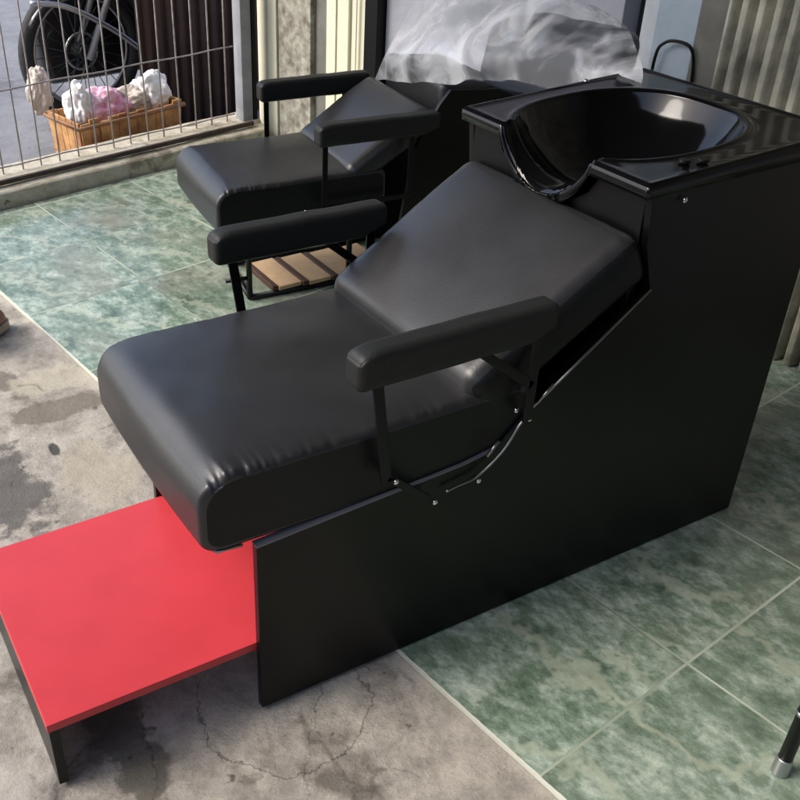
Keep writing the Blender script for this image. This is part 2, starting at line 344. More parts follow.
# ================================================================== NEAR SHAMPOO CHAIR
def basin_mesh(x0, x1, y0, y1, zr=.826, skirt=.05):
    """glossy shell: raised bead round the rim, deep bowl, neck notch in the front edge, skirt hanging down"""
    bm = bmesh.new(); nx, ny = 110, 110
    ncx, ncy = x0, .5 * (y0 + y1) + .008
    def H(x, y):
        z = zr + .012 * (x - x0) / (x1 - x0)
        # bowl: from the neck notch back
        bx, by = (x - (x0 + .195)) / .200, (y - ncy) / .178
        d = (abs(bx) ** 2.4 + abs(by) ** 2.4) ** (1 / 2.4)
        bowl = 0
        if d < 1: bowl = -.135 * (1 - d ** 2.5) - .006 * min(1, (1 - d) * 10)
        bead = .0035 * math.exp(-((d - 1.035) / .03) ** 2)
        # neck notch
        t = abs(y - ncy) / .118
        nd = 0
        if t < 1.25:
            k = max(0, 1 - t ** 2.1) ** .8 if t < 1 else 0
            fall = max(0, 1 - (x - x0) / .13) ** .6
            nd = -.088 * k * (fall if (x - x0) < .13 else 0)
            bead *= 1 if t > 1 else max(0, 1 - fall)
        z += min(bowl, nd) + bead if bowl else nd + bead
        e = min(x - x0, x1 - x, y - y0, y1 - y)
        t2 = abs(y - ncy) / .118
        z += .003 * math.exp(-((e - .006) / .005) ** 2)
        if e < .004: z -= .003
        return z
    ccx, ccy = x0 + .195, ncy
    cor = [math.atan2(yy - ccy, xx - ccx) for xx in (x0, x1) for yy in (y0, y1)]
    angs = sorted([-math.pi + 2 * math.pi * k / 300 for k in range(300)] + cor)
    def E(a):
        c_, s_ = math.cos(a), math.sin(a); k = (abs(c_ / .200) ** 2.4 + abs(s_ / .178) ** 2.4) ** (-1 / 2.4); return k * c_, k * s_
    def Q(a):
        c_, s_ = math.cos(a), math.sin(a); t = 9
        if c_ > 1e-9: t = min(t, (x1 - ccx) / c_)
        if c_ < -1e-9: t = min(t, (x0 - ccx) / c_)
        if s_ > 1e-9: t = min(t, (y1 - ccy) / s_)
        if s_ < -1e-9: t = min(t, (y0 - ccy) / s_)
        return t * c_, t * s_
    rhos = [.06, .2, .35, .5, .6, .68, .75, .8, .84, .87, .9, .92, .94, .955, .97, .98, .99, 1.0]
    outs = [.02, .05, .09, .13, .18, .25, .35, .5, .65, .78, .86, .91, .94, .96, .975, .985, .993, 1.0]
    R_ = []
    for r_ in rhos: R_.append([(ccx + E(a)[0] * r_, ccy + E(a)[1] * r_) for a in angs])
    for t in outs: R_.append([(ccx + E(a)[0] * (1 - t) + Q(a)[0] * t, ccy + E(a)[1] * (1 - t) + Q(a)[1] * t) for a in angs])
    rings = [[bm.verts.new((min(x1, max(x0, x)), y, H(min(x1, max(x0, x)), y))) for x, y in r] for r in R_]
    bm.faces.new(rings[0]); n_ = len(angs)
    for a, b in zip(rings, rings[1:]):
        for k in range(n_): bm.faces.new((a[k], a[(k + 1) % n_], b[(k + 1) % n_], b[k]))
    loop = rings[-1]
    low = []
    for v in loop:
        z = min(zr - skirt, v.co.z - .02); low.append(bm.verts.new((v.co.x, v.co.y, z)))
    for i in range(len(loop)):
        j = (i + 1) % len(loop); bm.faces.new((loop[i], low[i], low[j], loop[j]))
    return bm

def seat_mesh(x0, x1, y0, y1, z0, z1, seed=0, pitch=0):
    h = ((x1 - x0) / 2, (y1 - y0) / 2, (z1 - z0) / 2); c = Vector(((x0 + x1) / 2, (y0 + y1) / 2, (z0 + z1) / 2))
    rf, rs = .058, .011
    def rnd(p, lim, r, hz):
        qx = lim; qz = max(-(hz - r), min(hz - r, p.z)); dx, dz = p.x - qx, p.z - qz
        L_ = math.hypot(dx, dz)
        if L_ < 1e-9: return
        k = max(abs(dx), abs(dz)) / L_; p.x = qx + dx * k; p.z = qz + dz * k
    def df(p, u):
        p = Vector((u.x * h[0], u.y * h[1], u.z * h[2]))
        rq = rf if p.z > 0 else .030
        if p.x < -(h[0] - rq): rnd(p, -(h[0] - rq), rq, h[2])          # one broad roll at the front
        if p.x > h[0] - .025: rnd(p, h[0] - .025, .025, h[2])
        t = max(0, (abs(p.y) - (h[1] - rs)) / rs); ins = rs * (1 - math.sqrt(max(0, 1 - t * t)))
        p.x *= (h[0] - ins) / h[0]; p.z *= (h[2] - ins) / h[2]
        top = max(0, u.z); s_ = p.x + h[0]
        p.z += .012 * (1 - u.x ** 6) * (1 - u.y ** 4) * top
        p.x -= .006 * (1 - u.y ** 2) * max(0, -u.x) ** 8
        # gathers of the vinyl where the top is sewn to the side borders
        e = math.exp(-max(0, h[1] - rs * .6 - abs(p.y)) / .015) if u.z > .2 or u.x < -.9 else 0
        if e > .02 and t < .98:
            g = noise.noise(Vector((s_ * 42, seed, 1.5 * (u.y > 0)))) + .6 * noise.noise(Vector((s_ * 95, seed + 4, 2 * (u.y > 0))))
            amt = (1.0 if p.y < 0 else .35) * (.35 + .65 * math.exp(-max(0, s_ - .05) / .16)) * (.45 + .9 * max(0, noise.noise(Vector((s_ * 7, seed, u.y > 0))) + .2))
            p.z += e * (.0095 * g * amt - .001) * top
            p.y -= math.copysign(e * .0022 * abs(g), p.y)
        p.z += s_ * math.tan(pitch)
        n_ = noise.noise(Vector((p.x * 6, p.y * 6, seed))) * .0035 + noise.noise(Vector((p.x * 17, p.y * 17, seed + 9))) * .0009
        p.z += n_ * (1 if u.z > 0 else .2)
        if t >= 1: p.y += math.copysign(.006 * (1 - u.z ** 2), p.y) + .002 * noise.noise(Vector((p.x * 9, p.z * 18, seed + 5)))
        return p + c
    return rounded_box(h, .0001, (230, 70, 26), df, True)

def back_mesh(y0, y1, prof, th, seed=0, rr=.026):
    """padded back: prof = list of (x, z) of its front face from the bottom up"""
    P = smooth_path([(x, 0, z) for x, z in prof], 12); Ls = [0]
    for a, b in zip(P, P[1:]): Ls.append(Ls[-1] + (b - a).length)
    Lt = Ls[-1]
    def at(s):
        s = max(0, min(Lt, s))
        for i in range(len(P) - 1):
            if Ls[i + 1] >= s: break
        t = (s - Ls[i]) / max(1e-9, Ls[i + 1] - Ls[i]); q = P[i].lerp(P[i + 1], t); d = (P[i + 1] - P[i]).normalized()
        return q, Vector((-d.z, 0, d.x))
    h = (Lt / 2, (y1 - y0) / 2, th / 2)
    def df(p, u):
        s = p.x + h[0]; q, n_ = at(s); t = p.z - h[2]
        bul = .010 * (1 - u.x ** 4) * (1 - u.y ** 4) if u.z > 0 else 0
        wr = noise.noise(Vector((s * 6, p.y * 6, seed))) * .004
        # little gathers along the top and the left border
        e = math.exp(-((1 - abs(u.y)) / .10) ** 2); e2 = math.exp(-((1 - u.x) / .08) ** 2)
        wr += (e * .0018 * math.sin(s * 120 + seed) + e2 * .0015 * math.sin(p.y * 130 + seed)) * noise.noise(Vector((s * 10, p.y * 10, seed + 2)))
        r = q + n_ * (t + bul + (wr if u.z > 0 else 0)); r.y = (y0 + y1) / 2 + p.y
        return r
    return rounded_box(h, min(rr, th * .45), (90, 64, 20), df, True)

def arm_mesh(x0, x1, yc, wd, z0, z1, slope=0):
    def df(p, u):
        p = p.copy()
        if u.x < -.8: p.z -= .010 * ((-u.x - .8) / .2) ** 2 * max(0, u.z)
        p.z += p.x * slope
        p.z += .002 * noise.noise(Vector((p.x * 14, yc, 3)))
        # lower rear corner cut away
        if u.x > .72: p.z += .022 * ((u.x - .72) / .28) * max(0, -u.z)
        return p + Vector(((x0 + x1) / 2, yc, (z0 + z1) / 2))
    return rounded_box(((x1 - x0) / 2, wd / 2, (z1 - z0) / 2), .012, (50, 12, 14), df)

def arm_frame(ch, y, xf, xr, zt, zb, side):
    """flat steel posts, lower brace and bolts of one armrest"""
    fb = bmesh.new()
    def bar(a, b, wd=.019, t=.005):
        a, b = Vector((a[0], 0, a[1])), Vector((b[0], 0, b[1])); d = (b - a).normalized(); n_ = Vector((-d.z, 0, d.x)) * wd / 2
        v = [fb.verts.new(p + Vector((0, yy, 0))) for yy in (y - t / 2, y + t / 2) for p in (a - n_, a + n_, b + n_, b - n_)]
        for f in ((0, 1, 2, 3), (7, 6, 5, 4), (0, 4, 5, 1), (1, 5, 6, 2), (2, 6, 7, 3), (3, 7, 4, 0)): fb.faces.new([v[i] for i in f])
    bar((xf, zt), (xf + .026, zb - .012)); bar((xf + .028, zb - .002), (xf + .112, zb - .078), .014); 
    link('arm_post', fb, steel_black, ch, bevel=.0015)
    fb = bmesh.new(); bar((xr, zt), (xr, zt - .17)); bar((xr - .12, zt), (xr, zt - .10), .016)
    link('arm_post', fb, steel_black, ch, bevel=.0015)

ch = empty('shampoo_chair', (0, 0, 0))
tag(ch, 'large black salon shampoo chair in front with red pull-out footrest and glossy basin', 'shampoo chair', 'black salon shampoo chairs')
panel = [(0, .003), (1.15, .003), (1.15, .822), (.718, .812), (.728, .72), (.756, .632), (.51, .452), (.455, .402), (.39, .392), (0, .373)]
for y0 in (0, .466): link('side_panel', prism_xz(panel, y0, y0 + .016), laminate, ch, bevel=.0018)
link('back_panel', B((1.128, .0162, .003), (1.146, .4658, .815)), laminate, ch, bevel=.0015)
link('cabinet_front', prism_yz([(.0162, .50), (.4658, .50), (.4658, .81), (.385, .81), (.36, .765), (.31, .735), (.248, .722), (.19, .735), (.145, .765), (.118, .81), (.0162, .81)], .722, .737), laminate, ch, bevel=.0015)
for y0 in (-.0008, .4652): link('edge_highlight', prism_xz([(.0, .3732), (.39, .3922), (.455, .4022), (.455, .4040), (.39, .3942), (.0, .3752)], y0, y0 + .0176), mat('grey_edge_highlight', (.16, .16, .17), .35, spec=.5), ch)  # grey strips paint the highlight along the side panels' top edges
link('seat_base', B((-.045, .020, .374), (.44, .462, .390)), steel_black, ch, bevel=.002)
tb = bmesh.new(); tube(tb, [(-.070, .022, .3850), (-.062, .010, .3845), (-.020, .008, .3830)], .0024, 8)
link('seat_edge_trim', tb, trim, ch, True)
bs = link('basin', basin_mesh(.703, 1.172, -.003, .485, .826, .022), gloss, ch, True)
sd_ = bs.modifiers.new('thick', 'SOLIDIFY'); sd_.thickness = .004; sd_.offset = -1
dr = bmesh.new(); bmesh.ops.create_cone(dr, cap_ends=True, segments=24, radius1=.024, radius2=.02, depth=.006)
for v in dr.verts: v.co += Vector((.898, .25, .692))
link('drain', dr, chrome, bs, True)
for p in ((.823, .042, .834), (.850, .028, .835)):
    k = bmesh.new(); bmesh.ops.create_cone(k, cap_ends=True, segments=20, radius1=.010, radius2=.009, depth=.005)
    for v in k.verts: v.co += Vector(p)
    link('hole_plug', k, steel_black, bs, bevel=.001)
bolt(bs, (.985, .455, .845), .006, 'z')
shaded_sides(link('seat', seat_mesh(-.088, .53, .006, .474, .384, .524, 1, R(-1.0)), vinyl, ch, True), vinyl_shaded)
shaded_sides(link('backrest', back_mesh(.004, .472, [(.385, .535), (.45, .580), (.60, .672), (.70, .730), (.724, .741)], .105, 2, .036), vinyl, ch, True), vinyl_shaded)
for yc, yp, s in ((-.022, -.018, -1), (.468, .484, 1)):
    a = link('armrest', arm_mesh(.150, .517, yc, .046, .622 + (.006 if s < 0 else .001), .685 + (.006 if s < 0 else .001), -.018 if s < 0 else -.04), armpad, ch, True)
    arm_frame(ch, yp, .198, .502, .628, .442, s)
# recline hardware on the near panel
lv = bmesh.new(); tube(lv, smooth_path([(.352, -.010, .358), (.375, -.010, .362), (.415, -.011, .368), (.464, -.011, .403), (.494, -.010, .445), (.512, -.008, .462)], 5), .0024, 8)
link('recline_lever', lv, trim, ch, True)
lv = bmesh.new(); tube(lv, [(.522, -.004, .468), (.60, -.004, .524), (.752, -.004, .636)], .0026, 8); link('edge_trim', lv, trim, ch, True)
lv = bmesh.new(); tube(lv, [(.430, -.012, .405), (.452, -.012, .430)], .003, 8); link('spring_rod', lv, trim, ch, True); lv = bmesh.new(); tube(lv, [(.527, -.012, .482), (.556, -.012, .512)], .0022, 8); link('spring_rod', lv, trim, ch, True)
for x, z in ((.237, .432), (.318, .359), (.423, .352), (.519, .449), (.487, .477), (.785, .790)): bolt(ch, (x, -.026 if x < .35 else -.007, z), .0052)
# footrest
ft = empty('footrest', (0, 0, 0)); ft.parent = ch
link('foot_board', B((-.362, .0175, .132), (.36, .4645, .149)), red, ft, bevel=.0012)
link('front_leg_board', B((-.360, .0185, .003), (-.344, .4635, .1315)), laminate, ft, bevel=.0012)

# ================================================================== REAR CHAIR
RL, RY, RS = Vector((.534, 1.292, 0)), -.116, .87
rc = empty('shampoo_chair', RL, RY, RS)
tag(rc, 'smaller black reclining salon chair standing behind, its far end under clear plastic film', 'shampoo chair', 'black salon shampoo chairs')
shaded_sides(link('seat', seat_mesh(-.01, .58, .0, .466, .325, .476, 11, R(-.5)), vinyl, rc, True), vinyl_shaded)
link('backrest', back_mesh(.004, .462, [(.435, .475), (.50, .515), (.62, .590), (.715, .645), (.735, .655)], .085, 12, .034), vinyl, rc, True)
for yc, yp in ((-.03, -.034), (.496, .497)):
    link('armrest', arm_mesh(.315, .74, yc, .054, .585, .655, -.02), armpad, rc, True)
    fb = bmesh.new()
    box(fb, (.335, yp - .003, .39), (.353, yp + .003, .60)); box(fb, (.64, yp - .003, .39), (.658, yp + .003, .60)); box(fb, (.335, yp - .0028, .372), (.658, yp + .0028, .389))
    link('arm_frame', fb, steel_black, rc, bevel=.001)
bolt(rc, (.275, -.04, .385), .005)
link('back_bolster', rounded_box((.12, .215, .11), .03, (20, 30, 14), lambda p, u: p + Vector((.90, .235, .60 + .010 * noise.noise(p * 12) - .12 * p.x))), vinyl, rc, True)
rear_panel = [(.60, .003), (1.13, .003), (1.13, .66), (1.04, .68), (.90, .69), (.80, .70), (.765, .66), (.68, .52)]
link('side_panel', prism_xz(rear_panel, 0, .016), laminate, rc, bevel=.0018)
link('side_panel', prism_xz([(x_, min(z_, .63)) for x_, z_ in rear_panel if x_ != .80], .45, .466), laminate, rc, bevel=.0018)
inv = Matrix.Translation(RL) @ Matrix.Rotation(RY, 4, 'Z') @ Matrix.Scale(RS, 4); inv = inv.inverted()
def bar_w(bm, pts, r): return tube(bm, [inv @ Vector(p) for p in pts], r / RS, 10)
bm = bmesh.new()
bar_w(bm, [(.672, 1.41, .01), (.672, 1.41, .335)], .009); bar_w(bm, [(.672, 1.41, .010), (1.12, 1.355, .010)], .009)
bar_w(bm, [(.72, 1.66, .010), (1.16, 1.60, .010)], .009); bar_w(bm, [(.72, 1.66, .01), (.72, 1.66, .335)], .009)
bar_w(bm, [(.672, 1.41, .010), (.72, 1.66, .010)], .009); bar_w(bm, [(.60, 1.425, .075), (.67, 1.412, .075)], .007); bar_w(bm, [(1.0, 1.37, .01), (1.0, 1.37, .335)], .009)
link('base_frame', bm, steel_black, rc, True)
plank = mat('pale_wood', (.66, .45, .26), .55, var=.25, vscale=14); dkw = mat('dark_wood', (.075, .035, .02), .6, var=.3, vscale=20)
for i in range(4):
    x = .762 + i * .100
    for (a, b, m_, nm, zz) in ((x, x + .078, plank, 'plank', .034), (x + .079, x + .098, dkw, 'dark_slat', .037)):
        if nm == 'dark_slat' and i == 3: continue
        bm = bmesh.new(); box(bm, (a, 1.385 - (a - .76) * .12, .021), (b, 1.585 - (a - .76) * .12, zz), inv); link(nm, bm, m_, rc, bevel=.002)
bm = bmesh.new(); box(bm, (.742, 1.39, .021), (.760, 1.587, .037), inv); link('dark_slat', bm, dkw, rc, bevel=.002)

# ================================================================== PLASTIC SHEET over the rear basin
pl = bpy.data.materials.new('clear_plastic_film'); pl.use_nodes = True; n = pl.node_tree; b = n.nodes['Principled BSDF']
b.inputs['Base Color'].default_value = (.95, .97, 1.0, 1); b.inputs['Roughness'].default_value = .16; b.inputs['Specular IOR Level'].default_value = 1
tc = n.nodes.new('ShaderNodeTexCoord'); t = n.nodes.new('ShaderNodeTexNoise'); t.inputs['Scale'].default_value = 5; t.inputs['Detail'].default_value = 4; t.inputs['Distortion'].default_value = 1.2
n.links.new(tc.outputs['Object'], t.inputs['Vector']); r_ = n.nodes.new('ShaderNodeMapRange'); r_.inputs[1].default_value = .38; r_.inputs[2].default_value = .62; r_.inputs[3].default_value = .06; r_.inputs[4].default_value = .52
v0 = n.nodes.new('ShaderNodeTexNoise'); v0.noise_type = 'RIDGED_MULTIFRACTAL'; v0.inputs['Scale'].default_value = 4.2; v0.inputs['Detail'].default_value = 5; v0.inputs['Distortion'].default_value = .25; v0.normalize = True
mpv = n.nodes.new('ShaderNodeMapping'); mpv.inputs['Rotation'].default_value = (0, .3, .6); mpv.inputs['Scale'].default_value = (1, .6, 1.3); n.links.new(tc.outputs['Object'], mpv.inputs[0]); n.links.new(mpv.outputs[0], v0.inputs['Vector'])
def mm(op, a_, b_=None):
    x = n.nodes.new('ShaderNodeMath'); x.operation = op; x.use_clamp = op in ('SUBTRACT', 'ADD')
    for i_, q in enumerate((a_, b_)):
        if q is None: continue
        if isinstance(q, (int, float)): x.inputs[i_].default_value = q
        else: n.links.new(q, x.inputs[i_])
    return x.outputs[0]
v0.noise_type = 'FBM'; v0.inputs['Scale'].default_value = 4; v0.inputs['Detail'].default_value = 2
v1 = n.nodes.new('ShaderNodeTexNoise'); v1.inputs['Scale'].default_value = 9; v1.inputs['Detail'].default_value = 3; v1.inputs['Distortion'].default_value = .3; n.links.new(mpv.outputs[0], v1.inputs['Vector'])
def crease(fac, k, p_):
    d = mm('ABSOLUTE', mm('MULTIPLY_ADD', fac, 1)); d.node.inputs[2].default_value = -.5
    return mm('POWER', mm('SUBTRACT', 1.0, mm('MULTIPLY', d, k)), p_)
c1 = crease(v0.outputs['Fac'], 6, 3); c2 = crease(v1.outputs['Fac'], 7, 3)
cs_ = mm('ADD', mm('MULTIPLY', c1, .6), mm('MULTIPLY', c2, .45))
n.links.new(t.outputs['Fac'], r_.inputs[0])
al = mm('ADD', r_.outputs[0], mm('MULTIPLY', cs_, .85)); n.links.new(al, b.inputs['Alpha'])
bp2_ = n.nodes.new('ShaderNodeBump'); bp2_.inputs['Strength'].default_value = .6; bp2_.inputs['Distance'].default_value = .02; n.links.new(cs_, bp2_.inputs['Height'])
film_bump = bp2_
bp = n.nodes.new('ShaderNodeBump'); bp.inputs['Strength'].default_value = .4; bp.inputs['Distance'].default_value = .02; v_ = n.nodes.new('ShaderNodeTexNoise'); v_.noise_type = 'RIDGED_MULTIFRACTAL'; v_.inputs['Scale'].default_value = 5; v_.inputs['Detail'].default_value = 2; v_.inputs['Distortion'].default_value = .6; n.links.new(tc.outputs['Object'], v_.inputs['Vector']); n.links.new(v_.outputs['Fac'], bp.inputs['Height']); n.links.new(film_bump.outputs[0], bp.inputs['Normal']); n.links.new(bp.outputs[0], b.inputs['Normal'])
bm = bmesh.new(); NU, NV = 120, 80
# control net in room frame: rows from the front hem up and over to the wall side
hem = [(1.049, 1.661, .601), (.948, 1.287, .691), (.863, .971, .778), (.801, .743, .811), (.75, .553, .857)]
cr_ = Vector((cam.location.x, cam.location.y, cam.location.z)) - O; cr_ = Vector((cr_.dot(UX), cr_.dot(UY), cr_.z)); hem = [tuple(cr_ + (Vector(p) - cr_) * 1.06 - Vector((0, 0, .008))) for p in hem]
mid = [(1.156, 1.717, .664), (1.079, 1.426, .724), (.996, 1.121, .802), (.924, .851, .839), (.886, .65, .860)]
top = [(1.391, 1.891, .703), (1.325, 1.70, .815), (1.231, 1.298, .883), (1.152, 1.006, .892), (1.112, .862, .871)]
bak = [(1.506, 1.976, .728), (1.454, 1.782, .821), (1.400, 1.416, .84), (1.35, 1.103, .80), (1.30, .95, .76)]
def cr(row, t):
    P = smooth_path(row, 16); f = t * (len(P) - 1); i = min(int(f), len(P) - 2); return P[i].lerp(P[i + 1], f - i)
G = []
for i in range(NU + 1):
    u = i / NU; rowp = smooth_path([cr(r, u) for r in (hem, mid, top, bak)], 16); col_ = []
    for j in range(NV + 1):
        v = j / NV; f = v * (len(rowp) - 1); k = min(int(f), len(rowp) - 2); p = rowp[k].lerp(rowp[k + 1], f - k)
        fold = abs(noise.noise(Vector((u * 7 + v * 2.5, v * 2.2, 1)))) * .030 + abs(noise.noise(Vector((u * 13 - v * 5, v * 3, 4)))) * .014 + noise.noise(Vector((u * 24, v * 9, 2))) * .0025
        p = p + Vector((-.45, -.3, .85)) * (fold - .012) * (.35 + .65 * math.sin(math.pi * min(1, max(0, u))) ** .5)
        if j == 0: p.z += .002 * math.sin(u * 40)
        col_.append(bm.verts.new(T(p.x, p.y, p.z)))
    G.append(col_)
for i in range(NU):
    for j in range(NV): bm.faces.new((G[i][j], G[i + 1][j], G[i + 1][j + 1], G[i][j + 1]))
o = tag(link('plastic_sheet', bm, pl, smooth=True), 'crumpled clear plastic film draped over the basin of the rear chair', 'plastic sheet')

navy = mat('navy_vinyl', (.022, .028, .045), .4)
bm = rounded_box((.085, .19, .09), .05, (16, 20, 14), lambda p, u: T(1.16, 1.06, .745) + UX * (p.x + .02 * u.z) + UY * (p.y * (1 - .2 * u.x)) + Vector((0, 0, p.z + .008 * noise.noise(p * 14))))
tag(link('wrapped_cushion', bm, navy, smooth=True), 'dark navy cushion showing through the clear plastic film', 'cushion')
# ================================================================== FENCE
rust = mat('galvanised_wire', (.48, .43, .42), .6, metal=.0, var=.4, vscale=30)
fe = empty('wire_fence', T(0, 2.96, 0), TA); tag(fe, 'metal wire fence standing on the cement curb at the street side', 'fence')
x = .496 - .078 * 14; k = 0
while x < 1.41:
    bm = bmesh.new(); j = random.uniform(-.003, .003)
    tube(bm, [(x + j, 0, .08), (x, 0, .6), (x - j, 0, 1.25)], .0033, 8); link('bar', bm, rust, fe, True); x += .0785
for z in (.118, .398, .74, 1.06):
    bm = bmesh.new(); tube(bm, [(-.60 + i * .1, -.0065, z + .0025 * math.sin(i * 1.7)) for i in range(21)], .0032, 8); link('rail', bm, rust, fe, True)
white_paint = mat('chalky_white_paint', (.62, .66, .70), .55, var=.25, vscale=9, bump=.2, bscale=40)
fp = tag(empty('gate_post', T(1.452, 2.95, 0), TA), 'pale grey square post where the wire fence meets the house front', 'post')
link('post', B((-.030, -.03, .06), (.022, .03, 2.35)), mat('grey_paint', (.34, .35, .38), .55, var=.3, vscale=9), fp, bevel=.004)
link('post_edge', B((.0225, -.035, .06), (.040, .03, 2.35)), steel_black, fp, bevel=.001)

# porch ceiling over the tiles (out of the frame, it shades the place)
bm = bmesh.new(); box(bm, (-.75, -4.5, 2.42), (1.75, 3.02, 2.50))
for v in bm.verts: v.co = T(*v.co)
tag(link('ceiling', bm, mat('ceiling_boards', (.13, .12, .11), .8, var=.3, vscale=3)), kind='structure')
bm = bmesh.new(); box(bm, (-2.0, -.078, .0765), (1.45, -.062, .094)); link('bottom_rail', bm, mat('rusty_steel', (.07, .05, .04), .7, var=.5, vscale=30), fe, bevel=.002)
bw_m = mat('unseen_wall', (.10, .095, .085), .8, var=.4, vscale=2)  # unseen walls left and behind, added to darken reflections and upright faces
for a, b in (((-4.4, -4.57, -.118), (-4.2, 2.8, 3.0)), ((-4.2, -4.57, -.118), (1.6, -4.4, 3.0))):
    bm = bmesh.new(); box(bm, a, b)
    for v in bm.verts: v.co = T(*v.co)
    tag(link('unseen_wall', bm, bw_m), kind='structure')
# ================================================================== HOUSE WALL on the right
hw = empty('house_wall', T(1.55, 0, 0), TA); tag(hw, 'pale house front with cream door panels, blue column and mottled pillar behind the chairs', 'house wall')
lilac = mat('lilac_plaster', (.40, .41, .47), .7, var=.18, vscale=5, bump=.3, bscale=30)
blue = mat('pale_blue_plaster', (.42, .50, .58), .65, var=.15, vscale=5, bump=.3, bscale=30)
cream = mat('cream_door', (.80, .77, .60), .5, var=.12, vscale=6)
mottle = mat('mottled_cement_pillar', (.46, .45, .38), .8, var=.6, vscale=22, bump=.5, bscale=40, col2=(.16, .14, .11))
grey_wd = mat('weathered_grey_wood', (.20, .195, .17), .7, var=.35, vscale=12)
dark_in = mat('dark_interior', (.02, .021, .024), .7)
H_ = 2.4
def wall(nm, y0, y1, m_, x0=.0, x1=.12, z0=-.115, z1=H_, bev=.003): return link(nm, B((x0, y0, z0), (x1, y1, z1)), m_, hw, bevel=bev)
wall('plaster', 1.215, 2.212, lilac, .03)
wall('plaster', -4.4, 1.138, lilac, .07, .16)
wall('dark_gap', 1.140, 1.213, dark_in, .10, .12)
wall('column', .960, 1.088, blue, .0)
wall('column_trim', 1.090, 1.137, white_paint, .01)
wall('edge_board', .868, .957, grey_wd, -.008, .065)
wall('door_frame', 2.214, 2.285, steel_black, -.01)
wall('door_panel', 2.287, 2.384, cream, .012); wall('door_panel', 2.387, 2.520, cream, .0)
wall('pillar', 2.523, 2.612, grey_wd, .02); wall('pillar', 2.614, 2.828, mottle, -.004)
wall('door_panel', 2.850, 2.985, cream, .0); wall('door_groove', 2.830, 2.848, dkw, .02)
for yy in (2.335, 2.455, 2.915): wall('moulding', yy, yy + .012, cream, -.006, -.0005, .05, H_ - .05, .002)
# corrugated metal sheet
bm = bmesh.new(); pitch = .0435; n_ = 34; prev = None; sheet = []
for i in range(n_ * 10 + 1):
    y = .862 - i * pitch / 10; ph = (i % 10) / 10
    x = -.006 - .032 * (.5 + .5 * math.tanh(3 * (math.cos(2 * math.pi * ph) + .35)))
    sheet.append((x, y))
vv = [[bm.verts.new((x + (0.0 if z < 1 else .0), y, z)) for z in (0.004, .4, .8, 1.2, 2.2)] for x, y in sheet]
for a, c in zip(vv, vv[1:]):
    for k in range(4): bm.faces.new((a[k], c[k], c[k + 1], a[k + 1]))
zinc = mat('weathered_zinc', (.62, .59, .48), .5, metal=.0, var=.5, vscale=9, bump=.2, bscale=60, col2=(.22, .21, .17))
cs = link('corrugated_sheet', bm, zinc, None, True); cs.location = T(1.55, 0, 0); cs.rotation_euler = (0, 0, TA)
sm = cs.modifiers.new('t', 'SOLIDIFY'); sm.thickness = .0012
tag(cs, 'upright corrugated metal sheet with cream grey ribs behind the large basin', 'corrugated sheet')
# black cable
bm = bmesh.new(); tube(bm, smooth_path([T(1.535, 1.06, .55), T(1.53, 1.055, .70), T(1.525, 1.03, .742), T(1.525, .99, .752), T(1.53, .955, .742), T(1.535, .94, .70), T(1.535, .93, .60)], 8), .0045, 8)
tag(link('cable', bm, steel_black, smooth=True), 'thin black cable looped on the pale blue column', 'cable')

# ================================================================== BEYOND THE FENCE
brown = mat('brown_sheet', (.085, .048, .042), .5, var=.35, vscale=10)
bm = bmesh.new(); pts = []
for i in range(241):
    x = 1.30 + i * .005; ph = (i % 12) / 12; pts.append((x, 3.6 - .012 * math.tanh(2 * math.cos(2 * math.pi * ph))))
vv = [[bm.verts.new(T(x, y, z)) for z in (-.118, 1.9)] for x, y in pts]
for a, c in zip(vv, vv[1:]): bm.faces.new((a[0], c[0], c[1], a[1]))
o = link('ribbed_gate', bm, brown, smooth=True); sm = o.modifiers.new('t', 'SOLIDIFY'); sm.thickness = .004
tag(o, 'dark brown ribbed metal gate beyond the wire fence', 'gate')

# basket with soft things
bw = mat('basket_wood', (.60, .34, .13), .65, var=.45, vscale=13, bump=.5, bscale=30, col2=(.26, .11, .045))
bwd = mat('basket_wood_dark', (.30, .15, .07), .7, var=.4, vscale=15)
bk = tag(empty('wooden_basket', T(.985, 3.25, -.118), TA + R(4)), 'brown slatted wooden basket in the street behind the wire fence', 'basket')
bx, by, bh = .252, .13, .285
for sgn in (-1, 1):
    bm = bmesh.new(); k = 11
    for i in range(k):
        a = -bx + 2 * bx * i / k; jj = random.uniform(-.014, .012)
        box(bm, (a + .002, sgn * by - .005 + jj * .4, .0), (a + 2 * bx / k - .002, sgn * by + .005 + jj * .4, bh + jj))
    for v in bm.verts: f = .92 + .08 * v.co.z / bh; v.co.x *= f; v.co.y *= f
    link('slatted_side', bm, bw, bk, bevel=.002)
    bm = bmesh.new()
    for i in range(5):
        a = -by + 2 * by * i / 5; box(bm, (sgn * bx - .005, a + .002, .0), (sgn * bx + .005, a + 2 * by / 5 - .002, bh))
    for v in bm.verts: f = .92 + .08 * v.co.z / bh; v.co.x *= f; v.co.y *= f
    link('slatted_end', bm, bw, bk, bevel=.002)
bm = bmesh.new(); zz = bh * .93
rim = [(-bx - .012, -by - .012), (bx + .012, -by - .012), (bx + .012, by + .012), (-bx - .012, by + .012)]
tube(bm, [(x_ * .99, y_ * .99, zz) for x_, y_ in rim], .009, 8, True); tube(bm, [(x_ * .92, y_ * .94, bh * .42) for x_, y_ in rim], .007, 8, True)
link('rim', bm, bwd, bk, True); link('bottom', B((-bx * .85, -by * .85, .004), (bx * .85, by * .85, .012)), bwd, bk)
